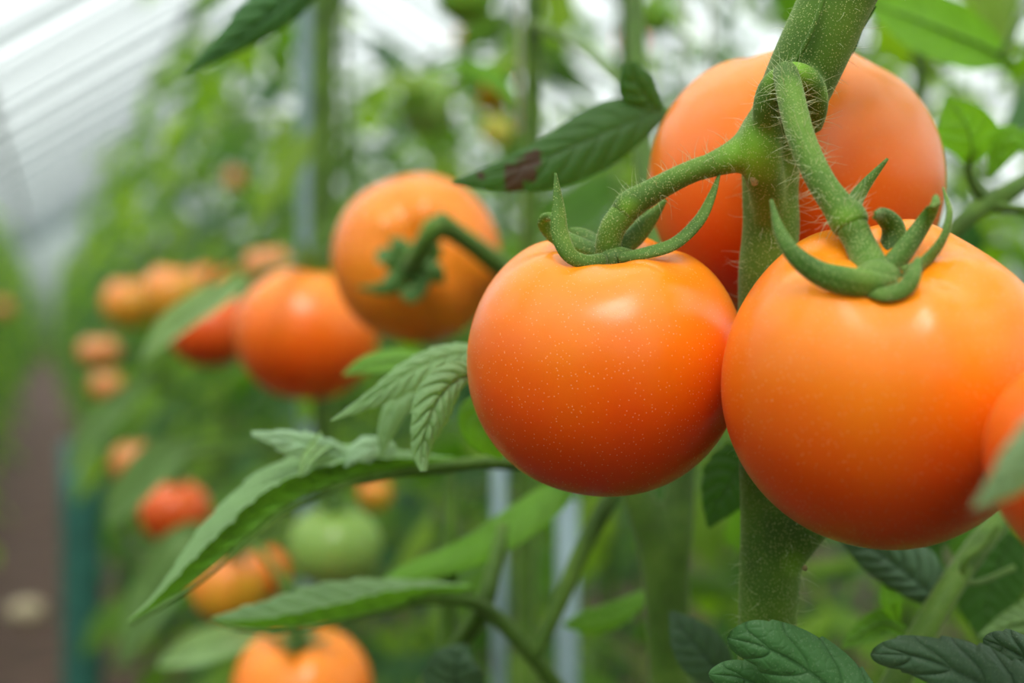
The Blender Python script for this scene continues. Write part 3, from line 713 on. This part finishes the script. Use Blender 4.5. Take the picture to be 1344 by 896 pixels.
# ------------------------------------------------------------------ mid-distance tomatoes
def bt(label, px, py, rpx, d, mat, axis=(0, .95, .2), hh=.88, seed=0, top=True, lobes=None, bend=(.8, 0.), **kw):
    t = tomato(label, px, py, d, rpx, axis, mat, hh=hh, seed=seed, nr=32, ns=48, lobes=lobes or ((5, .012), (3, .012)), **kw)
    if top: simple_top(t, hh, seed, bend=bend)
    return t

t5 = tomato('blurred orange tomato facing the camera with its green calyx, left of the centre tomato', 547, 340, .78, 111, (0.05, 0.12, 1.0), 'blur', hh=.92, seed=21, dim=.2, nr=48, ns=72)
R5 = t5['_R']
cal5 = None
g = ptube([(538, 352, 0.7410, 8), (536, 352, 0.7272, 15), (535, 352, 0.7204, 10)], 8, 14)
cal5 = mesh('calyx', g[0], g[1], ML['sepal'], t5, [(0, .5)] * len(g[0]))
for m, w, r in [
 ([(538, 352, 0.7226), (520, 340, 0.7181), (505, 335, 0.7158), (497, 345, 0.7112)], [9, 11, 9, 2], 20),
 ([(538, 354, 0.7226), (522, 368, 0.7135), (505, 380, 0.7112), (468, 378, 0.7135)], [9, 10, 7, 1], -20),
 ([(540, 354, 0.7204), (545, 372, 0.7112), (535, 385, 0.7089), (528, 388, 0.7066)], [9, 11, 9, 3], 20),
 ([(542, 352, 0.7226), (560, 355, 0.7158), (575, 365, 0.7158), (583, 372, 0.7204)], [9, 11, 9, 2], 10),
 ([(542, 350, 0.7226), (555, 335, 0.7204), (572, 328, 0.7181), (580, 325, 0.7181)], [9, 11, 9, 2], 10),
 ([(538, 350, 0.7226), (528, 330, 0.7181), (520, 318, 0.7181), (512, 312, 0.7204)], [9, 11, 8, 2], 10)]:
    pleaf('sepal', m, [x * 1.45 for x in w], 'sepal', cal5, roll=r, nu=24, nv=6, veins=3, cup=.5, midrib=False)
g = ptube([(538, 352, 0.7226, 14), (548, 335, 0.7020, 14), (562, 312, 0.6905, 14), (577, 294, 0.6882, 18), (595, 304, 0.6940, 14), (625, 325, 0.7112, 14), (660, 352, 0.7341, 15), (700, 385, .80, 12)], 30, 14)
mesh('stalk', g[0], g[1], M_STEM, t5)

bt('big round orange tomato blurred below left of the calyx facing tomato', 402, 438, 94, 1.0, 'blur', (0.1, .95, -.1), .92, 31)
bt('red orange tomato half hidden under the slanting pale leaf', 275, 432, 55, 1.3, 'red', (0, .95, .1), .9, 32)
bt('yellow and orange tomato behind the top of the slanting pale leaf', 228, 388, 42, 1.7, 'turn', (.1, .95, .1), .95, 33)
bt('orange tomato with yellow base, leftmost of the row beside the slanting pale leaf', 172, 398, 37, 2.0, 'turn', (0, .95, .1), .9, 34)
bt('faint orange tomato right behind the yellow one, above the slanting leaf', 278, 372, 30, 2.1, 'blur', (0, .95, .1), .85, 36)
bt('pale orange tomato peeking above the big round blurred one', 352, 352, 34, 1.6, 'dull', (0, .95, .1), .9, 35)
bt('small brownish orange tomato low left of the blurred row', 130, 462, 28, 2.3, 'dull', (0, .95, .1), .75, 37)
bt('small brown tomato in the shade below the blurred row', 140, 507, 22, 2.5, 'dull', (0, .95, .1), .9, 38)
bt('small dull orange tomato above the red one in the lower left leaves', 177, 607, 32, 1.8, 'dull', (0, .95, .1), .9, 39)
bt('small red orange tomato with shaded side in the lower left leaves', 230, 672, 46, 1.45, 'red', (0, .95, .1), .9, 40)
bt('ribbed tomato orange above and yellow green below, under the long curling leaf', 300, 768, 50, 1.05, 'turn', (.2, .95, .3), 1.0, 41, lobes=((5, .05), (3, .02)))
bt('orange tomato behind the ribbed yellow green one', 345, 752, 36, 1.12, 'blur', (-.2, .95, .1), .9, 42, lobes=((5, .05), (3, .02)))
bt('orange tomato with dimpled top cut off by the bottom edge', 397, 908, 92, .88, 'blur', (-.02, .93, .36), .92, 43, dim=.3, dw=.25, bend=(.5, 2.))
bt('pale green unripe tomato between the two long leaves at lower left', 440, 716, 62, 1.0, 'pale', (0, .95, .1), .85, 44)
bt('small orange tomato above right of the pale green unripe one', 492, 648, 22, 1.3, 'turn', (0, .95, .1), 1.0, 45)
bt('dark green unripe tomato cut off by the top edge near centre', 613, -6, 38, 1.05, 'green', (0, .95, .1), .95, 46)
bt('pale green oval tomato left of the slim upper stem', 560, 135, 35, 1.3, 'pale', (0, .95, .1), 1.2, 47)
bt('small yellow tomato left of the slim upper stem', 652, 172, 22, 1.35, 'yellow', (0, .95, .1), .95, 48)
bt('orange brown tomato half hidden under the arched upper leaf', 645, 122, 26, 1.4, 'turn', (0, .95, .1), 1.0, 49)
bt('small orange tomato near the top edge above the blighted leaf', 828, 56, 22, 1.7, 'red', (0, .95, .1), 1.0, 50)
bt('green tomato at the top edge right of the small orange one', 860, 20, 26, 1.6, 'green', (0, .95, .1), 1.0, 51)
bt('tiny orange tomato under the dark green one at the top', 607, 52, 13, 2.3, 'dull', (0, .95, .1), 1.0, 52)
bt('faint peach tomato among the pale leaves at upper left', 308, 235, 13, 3.0, 'dull', (0, .95, .1), 1.1, 53)
bt('blurred orange tomato at the left edge across the aisle', 2, 405, 13, 8.5, 'dull', (0, .95, .1), 1.0, 54)

# slanting pale leaf over the red tomato, other mid leaves
p6 = plant_root('blurred tomato plant with the slanting pale leaf beside the red tomato', 420, 1.1, 430)
b6 = P(420, 430, 1.1)
g6 = wtube([(b6.x, b6.y, -.02, .009), (b6.x + .01, b6.y, .6, .008), (b6.x, b6.y, 1.2, .007), (b6.x + .01, b6.y, 1.9, .005)], 40, 12)
mesh('main_stem', g6[0], g6[1], M_STEM2, p6)
branch([(440, 330, 1.12, 5), (400, 340, 1.0, 5), (350, 355, .92, 5), (310, 372, .90, 5)], p6)
pleaf('leaf', [(325, 365, .90), (290, 385, .885), (255, 408, .88), (222, 435, .88), (186, 472, .88)], [(6, 6), (16, 18), (22, 18), (20, 14), (3, 3)], 'pale', p6, roll=15, veins=7, relief=.001, nu=50, nv=12, cup=.3, flip=True)
branch([(425, 900, 1.12, 5), (380, 850, 1.0, 5), (345, 835, .92, 5)], p6)
pleaf('leaf', [(360, 826, .92), (310, 836, .90), (260, 852, .90), (208, 872, .90)], [(6, 6), (20, 18), (24, 20), (4, 4)], 'pale', p6, roll=15, veins=7, relief=.001, nu=50, nv=12, cup=.3, flip=True)
branch([(425, 600, 1.12, 5), (330, 590, 1.1, 5), (250, 600, 1.1, 5)], p6)
pleaf('leaf', [(260, 580, 1.1), (215, 600, 1.1), (170, 650, 1.1), (140, 690, 1.1)], [(6, 6), (26, 26), (24, 22), (4, 4)], 'gray', p6, roll=15, veins=7, relief=.001, nu=50, nv=12, cup=.3, flip=True)
pleaf('leaf', [(300, 700, 1.15), (250, 720, 1.1), (200, 790, 1.1), (160, 870, 1.1)], [(6, 6), (36, 36), (34, 32), (4, 4)], 'gray', p6, roll=25, veins=7, relief=.001, nu=50, nv=12, cup=.3, flip=True)
pleaf('leaf', [(200, 490, 1.3), (160, 530, 1.3), (120, 570, 1.3), (90, 620, 1.3)], [(6, 6), (20, 20), (20, 18), (4, 4)], 'gray', p6, roll=25, veins=7, relief=.001, nu=50, nv=12, cup=.3, flip=True)

# ------------------------------------------------------------------ background plants
def bg_plant_geo(seed, height=1.9, z0=0.15, spread=0.26, step=0.075, leafn=7, z1=None, skip=None):
    rnd = random.Random(seed)
    V, Fc, UV = [], [], []
    ts = []
    z = z0; k = 0
    while z < (z1 or height):
        az = k * 2.4 + rnd.uniform(-.5, .5); k += 1
        Lr = spread * rnd.uniform(.7, 1.2) * (1 if z < height * .85 else .6)
        dr = Vector((math.cos(az), math.sin(az), 0)); base = Vector((rnd.uniform(-.01, .01), rnd.uniform(-.01, .01), z))
        droop = rnd.uniform(.15, .6)
        def rp(t): return base + dr * (Lr * t) + Vector((0, 0, Lr * (.45 * t - (droop + .45) * t * t)))
        ts.append(wtube([(*rp(t), .0028 * (1 - .7 * t)) for t in (0, .33, .66, 1)], 7, 5))
        sidev = dr.cross(Vector((0, 0, 1)))
        for j in range(leafn):
            if j == leafn - 1: t, sg = 1.0, 0
            else: t, sg = .3 + .62 * (j // 2) / max(1, (leafn - 1) // 2), (1 if j % 2 else -1)
            p = rp(t); tang = (rp(min(1, t + .05)) - rp(t - .05)).normalized()
            d = (tang * (.5 if sg else 1) + sidev * sg * 1.0 + Vector((rnd.gauss(0, .25), rnd.gauss(0, .25), rnd.gauss(-.15, .25)))).normalized()
            ll = rnd.uniform(.055, .105) * (1.15 if not sg else .9)
            w = ll * rnd.uniform(.24, .34); dn = Vector((0, 0, -1)) * ll * rnd.uniform(.05, .45)
            mid = [p, p + d * ll * .3 + dn * .02, p + d * ll * .65 + dn * .3, p + d * ll + dn]
            wd = [(w * .15,) * 2, (w,) * 2, (w * .8,) * 2, (w * .04,) * 2]
            tw = Vector((rnd.gauss(0, .35), rnd.gauss(0, .35), 1)).normalized()
            def sf(u, tt, tw=tw):
                s = tt.cross(tw)
                s = s.normalized() if s.length > 1e-3 else Vector((1, 0, 0))
                return s, s.cross(tt).normalized()
            G, Fx, U = leaf_geo(mid, wd, sf, nu=10, nv=4, teeth=(3, .3), veins=5, relief=.0015, cup=.35, seed=seed * 99 + k * 7 + j)
            o = len(V); V += G; UV += U; Fc += [tuple(i + o for i in f) for f in Fx]
        z += step * rnd.uniform(.7, 1.3) * (.72 if z < 1.0 else 1 if z < 1.35 else 1.45)
    stem = wtube([(0, 0, -.02, .009), (.01, 0, height * .3, .008), (-.01, .01, height * .7, .006), (0, 0, height, .003)], 20, 8)
    return stem, join(*ts), (V, Fc, UV)

protos = []
for s, hgt, mk in ((1, 1.95, 'far'), (2, 1.8, 'far2'), (3, 2.05, 'far'), (4, 1.9, 'far2'), (5, 2.0, 'far')):
    st, pt, (V, Fc, UV) = bg_plant_geo(s, hgt, spread=.27, step=.06)
    mst = bpy.data.meshes.new('main_stem'); mst.from_pydata([tuple(v) for v in st[0]], [], st[1]); mst.materials.append(M_STEM2)
    mpt = bpy.data.meshes.new('leaf_stalks'); mpt.from_pydata([tuple(v) for v in pt[0]], [], pt[1]); mpt.materials.append(M_STEM2)
    mfo = bpy.data.meshes.new('foliage'); mfo.from_pydata([tuple(v) for v in V], [], Fc)
    uvl = mfo.uv_layers.new(name='UVMap'); flat = []
    for l in mfo.loops: flat.extend(UV[l.vertex_index])
    uvl.data.foreach_set('uv', flat); mfo.materials.append(ML[mk])
    for m_ in (mst, mpt, mfo): m_.polygons.foreach_set('use_smooth', [True] * len(m_.polygons))
    protos.append((mst, mpt, mfo))

def place(x, y, k, label, group, rot, s=1.0):
    r = bpy.data.objects.new('tomato_plant', None); COL.objects.link(r); r.location = (x, y, 0)
    r.rotation_euler = (0, 0, rot); r.scale = (s, s, s)
    r['label'] = label; r['category'] = 'plant'; r['group'] = group
    for nm, me in zip(('main_stem', 'leaf_stalks', 'foliage'), protos[k % 5]):
        o = bpy.data.objects.new(nm, me); COL.objects.link(o); o.parent = r
rnd = random.Random(77)
y = 1.30; i = 0
for x_, y_ in ((.74, .55), (.64, .95), (.62, .05), (.60, -.45), (.60, -.95)):  # plants added to darken the lower right, some unseen beside the camera
    place(x_, y_, i + 1, 'leafy tomato plant added along the right side of the soil aisle to block light', 'right row plants', rnd.random() * 6, 1.0); i += 1
i = 0
while y < 36:
    s = rnd.uniform(.92, 1.08)
    place(.46 + rnd.uniform(-.04, .04) + (.06 if y < 2 else 0), y, i, 'leafy tomato plant added along the right side of the soil aisle to block light', 'right row plants', rnd.random() * 6, s)
    i += 1; y += .38 if y < 6 else (.55 if y < 15 else .9)
y = -1.8  # row begins behind the camera; unseen near plants added to block side light
while y < 36:
    place(-.56 + rnd.uniform(-.04, .04), y, i, 'blurred leafy tomato plant in the row along the left side of the soil aisle', 'left row plants', rnd.random() * 6, rnd.uniform(.95, 1.1))
    i += 1; y += .6 if y < 15 else .9
for yy_ in (27, 29, 31, 34):
    place(-.05 + rnd.uniform(-.1, .1), yy_, i, 'blurred leafy tomato plant in the row along the left side of the soil aisle', 'left row plants', rnd.random() * 6, .75); i += 1
for rx, ys, st in ((1.35, 1.2, .5), (2.3, 2.0, .6), (3.3, 3.0, .7)):
    y = ys
    while y < 3.5 + rx * 5:
        place(rx + rnd.uniform(-.05, .05), y, i, 'blurred tomato plant in the rows behind the nearest row at the right', 'rear row plants', rnd.random() * 6, rnd.uniform(.98, 1.15))
        i += 1; y += st

# ------------------------------------------------------------------ pipes, stake, twine
def post(label, px, py, d, r_m, mat, z0, z1, cat, name, band=False, cap=True):
    p = P(px, py, d); t = thing(name, label, cat, Vector((p.x, p.y, z0)))
    g = wtube([(p.x, p.y, z0, r_m), (p.x, p.y, (z0 + z1) / 2, r_m), (p.x, p.y, z1, r_m)], 8, 16)
    mesh('tube', g[0], g[1], mat, t)
    g = wtube([(p.x, p.y, z0 + .002, r_m * 1.6), (p.x, p.y, z0 + .03, r_m * 1.6), (p.x, p.y, z0 + .035, r_m * 1.1)], 6, 16)
    mesh('foot_sleeve', g[0], g[1], mat, t)
    return t
post('pale grey steel post standing behind the blurred orange tomatoes', 402, 400, 1.75, .010, M_STEEL, 0, 2.9, 'post', 'support_post')
post('pale grey steel post seen under the centre tomato, widest of three', 745, 448, .95, .0075, M_STEEL, 0, 1.02, 'post', 'support_post')
post('thin grey post left of the widest one under the centre tomato', 655, 448, 1.0, .005, M_STEEL, 0, 1.05, 'post', 'support_post')
post('thin grey post between the other two under the centre tomato', 683, 448, 1.05, .004, M_STEEL, 0, 1.0, 'post', 'support_post')
post('teal plastic post standing at the edge of the soil aisle', 105, 448, 3.0, .042, M_TEAL, 0, .86, 'post', 'support_post')
pb = P(1262, 700, .75)
g = wtube([(*P(1290, 720, .75), .010), (*P(1245, 830, .75), .012), (*P(1200, 960, .75), .013)], 12, 14)
for lab, px, d, z1, r_ in (('white twine running beside the slim upper stem', 682, .82, 2.9, .0016), ('white twine at the top right of centre, left strand', 900, 1.0, 2.9, .0014), ('white twine at the top right of centre, right strand', 932, 1.0, 2.9, .002)):
    p = P(px, 300, d)
    g = wtube([(p.x, p.y, 1.25, r_), (p.x, p.y, 1.8, r_), (p.x, p.y, z1, r_)], 10, 8)
    o = mesh('support_twine', g[0], g[1], M_STRING, None, world=False); o['label'] = lab; o['category'] = 'twine'

# pebble on the aisle
def ground_at(px, py):
    a = P(px, py, 1.0) - Vector((0, 0, CAM_Z)); t = -CAM_Z / a.z
    return a * t
gp = ground_at(35, 815)
V, Fc = [], []
for i in range(13):
    th = math.pi * i / 12
    for k in range(20):
        a = 2 * math.pi * k / 20; v = Vector((math.sin(th) * math.cos(a), math.sin(th) * math.sin(a), math.cos(th)))
        rr = 1 + .12 * noise.noise(v * 1.7)
        V.append(Vector((gp.x, gp.y, .035)) + Vector((v.x * .07, v.y * .06, v.z * .045)) * rr)
for i in range(12):
    for k in range(20): Fc.append((i * 20 + k, (i + 1) * 20 + k, (i + 1) * 20 + (k + 1) % 20, i * 20 + (k + 1) % 20))
o = mesh('stone', V, Fc, M_PEBBLE, None, world=False); o['label'] = 'pale tan stone lying on the soil aisle at lower left'; o['category'] = 'stone'

# ------------------------------------------------------------------ greenhouse shell
X0, X1, Y0, Y1 = -1.75, 7.4, -6.0, 42.0
RX = 2.8; SL = 0.62
def rz(x): return 3.05 + SL * x if x <= RX else 3.05 + SL * RX - SL * (x - RX)
nx, ny = 40, 160
V = []; Fc = []
for j in range(ny + 1):
    for i in range(nx + 1):
        x = X0 + (X1 - X0) * i / nx; yy = Y0 + (Y1 - Y0) * (j / ny) ** 1.6
        V.append((x, yy, .018 * noise.noise(Vector((x * 3, yy * 3, 0))) + .01 * noise.noise(Vector((x * 9, yy * 9, 4)))))
for j in range(ny):
    for i in range(nx):
        a = j * (nx + 1) + i; Fc.append((a, a + 1, a + nx + 2, a + nx + 1))
structure('floor', V, Fc, M_SOIL)
def quad(name, a, b, c, d): return structure(name, [a, b, c, d], [(0, 1, 2, 3)], M_FILM)
ceil_ = structure('ceiling', [(X0, Y0, rz(X0)), (X0, Y1, rz(X0)), (RX, Y1, rz(RX)), (RX, Y0, rz(RX)), (X1, Y1, rz(X1)), (X1, Y0, rz(X1))], [(0, 1, 2, 3), (3, 2, 4, 5)], M_ROOF)
quad('wall_left', (X0, Y0, 0), (X0, Y1, 0), (X0, Y1, rz(X0)), (X0, Y0, rz(X0)))
quad('wall_right', (X1, Y0, 0), (X1, Y1, 0), (X1, Y1, rz(X1)), (X1, Y0, rz(X1)))
for nm, yy in (('wall_back', Y1), ('wall_front', Y0)):
    structure(nm, [(X0, yy, 0), (X1, yy, 0), (X1, yy, rz(X1)), (RX, yy, rz(RX)), (X0, yy, rz(X0))], [(0, 1, 2, 3, 4)], M_FILM)

def bar(a, b, w, h):
    a, b = Vector(a), Vector(b); t = (b - a).normalized(); s = t.cross(Vector((0, 0, 1)))
    s = s.normalized() if s.length > 1e-3 else Vector((1, 0, 0)); n = s.cross(t).normalized()
    V = [p + s * sx * w / 2 + n * sn * h / 2 for p in (a, b) for sx, sn in ((-1, -1), (1, -1), (1, 1), (-1, 1))]
    return V, [(0, 3, 2, 1), (4, 5, 6, 7), (0, 1, 5, 4), (1, 2, 6, 5), (2, 3, 7, 6), (3, 0, 4, 7)]
def bars(name, lst, parent):
    g = join(*[bar(*l) for l in lst]); o = structure(name, g[0], g[1], M_FRAME, parent)
    return o
yy = Y0 + .5; k = 0
while yy < Y1:
    big = (k % 2 == 0)
    w, h = (.16, .06) if big else (.06, .02)
    dz = h / 2 + .01
    bars('rafter' if big else 'glazing_bar', [((X0 + .02, yy, rz(X0) - dz), (RX, yy, rz(RX) - dz), w, h), ((RX, yy, rz(RX) - dz), (X1 - .02, yy, rz(X1) - dz), w, h)], ceil_)
    yy += .75; k += 1
for x in (X0 + .1, -.4, 1.2, RX, 4.6, 6.2):
    bars('purlin', [((x, Y0 + .05, rz(x) - .12), (x, Y1 - .05, rz(x) - .12), .06, .05)], ceil_)
wl = bpy.data.objects['wall_left']
for yy in np.arange(Y0 + .5, Y1, 2.25): bars('mullion', [((X0 + .06, yy, 0), (X0 + .06, yy, rz(X0) - .1), .06, .06)], wl)
wb = bpy.data.objects['wall_back']
for x in np.arange(X0 + .5, X1, 1.0): bars('mullion', [((x, Y1 - .06, 0), (x, Y1 - .06, rz(x) - .15), .05, .05)], wb)

# ------------------------------------------------------------------ light
w = bpy.data.worlds.new('World'); sc.world = w; w.use_nodes = True
N = w.node_tree.nodes; L = w.node_tree.links; N.clear()
bg = N.new('ShaderNodeBackground'); out = N.new('ShaderNodeOutputWorld')
tc = N.new('ShaderNodeTexCoord'); sp = N.new('ShaderNodeSeparateXYZ'); L.new(tc.outputs['Generated'], sp.inputs[0])
r = ramp(N, [(0.0, (.02, .025, .015)), (0.49, (.05, .07, .04)), (0.52, (.26, .31, .28)), (0.62, (.55, .62, .62)), (0.85, (1.1, 1.13, 1.13))])
mp = math_node(N, L, 'MULTIPLY_ADD', sp.outputs['Z'], 0.5, 0.5); L.new(mp, r.inputs['Fac'])
L.new(r.outputs['Color'], bg.inputs['Color']); bg.inputs['Strength'].default_value = 1.5
L.new(bg.outputs[0], out.inputs[0])
sun = bpy.data.lights.new('sun', 'SUN'); sun.energy = 4.2; sun.angle = math.radians(22); sun.color = (1.0, .97, .92)
so = bpy.data.objects.new('sun', sun); COL.objects.link(so)
# direction towards the hazy sun: above and behind the camera, a little left
dirv = (BACK * .64 + UP * .77 + RIGHT * -.02).normalized()
so.rotation_mode = 'QUATERNION'; so.rotation_quaternion = Vector((0, 0, 1)).rotation_difference(dirv); so.location = (0, -2, 4)

# ------------------------------------------------------------------ camera
cam = bpy.data.cameras.new('camera'); co = bpy.data.objects.new('camera', cam); COL.objects.link(co)
cam.lens = LENS; cam.sensor_width = 36; cam.clip_start = 0.01; cam.clip_end = 200
co.matrix_world = CM
cam.dof.use_dof = True; cam.dof.focus_distance = 0.388; cam.dof.aperture_fstop = 5.7
sc.camera = co
sc.view_settings.view_transform = 'Standard'; sc.view_settings.look = 'None'
sc.view_settings.gamma = 1; sc.view_settings.use_curve_mapping = False
sc.view_settings.exposure = 0.2
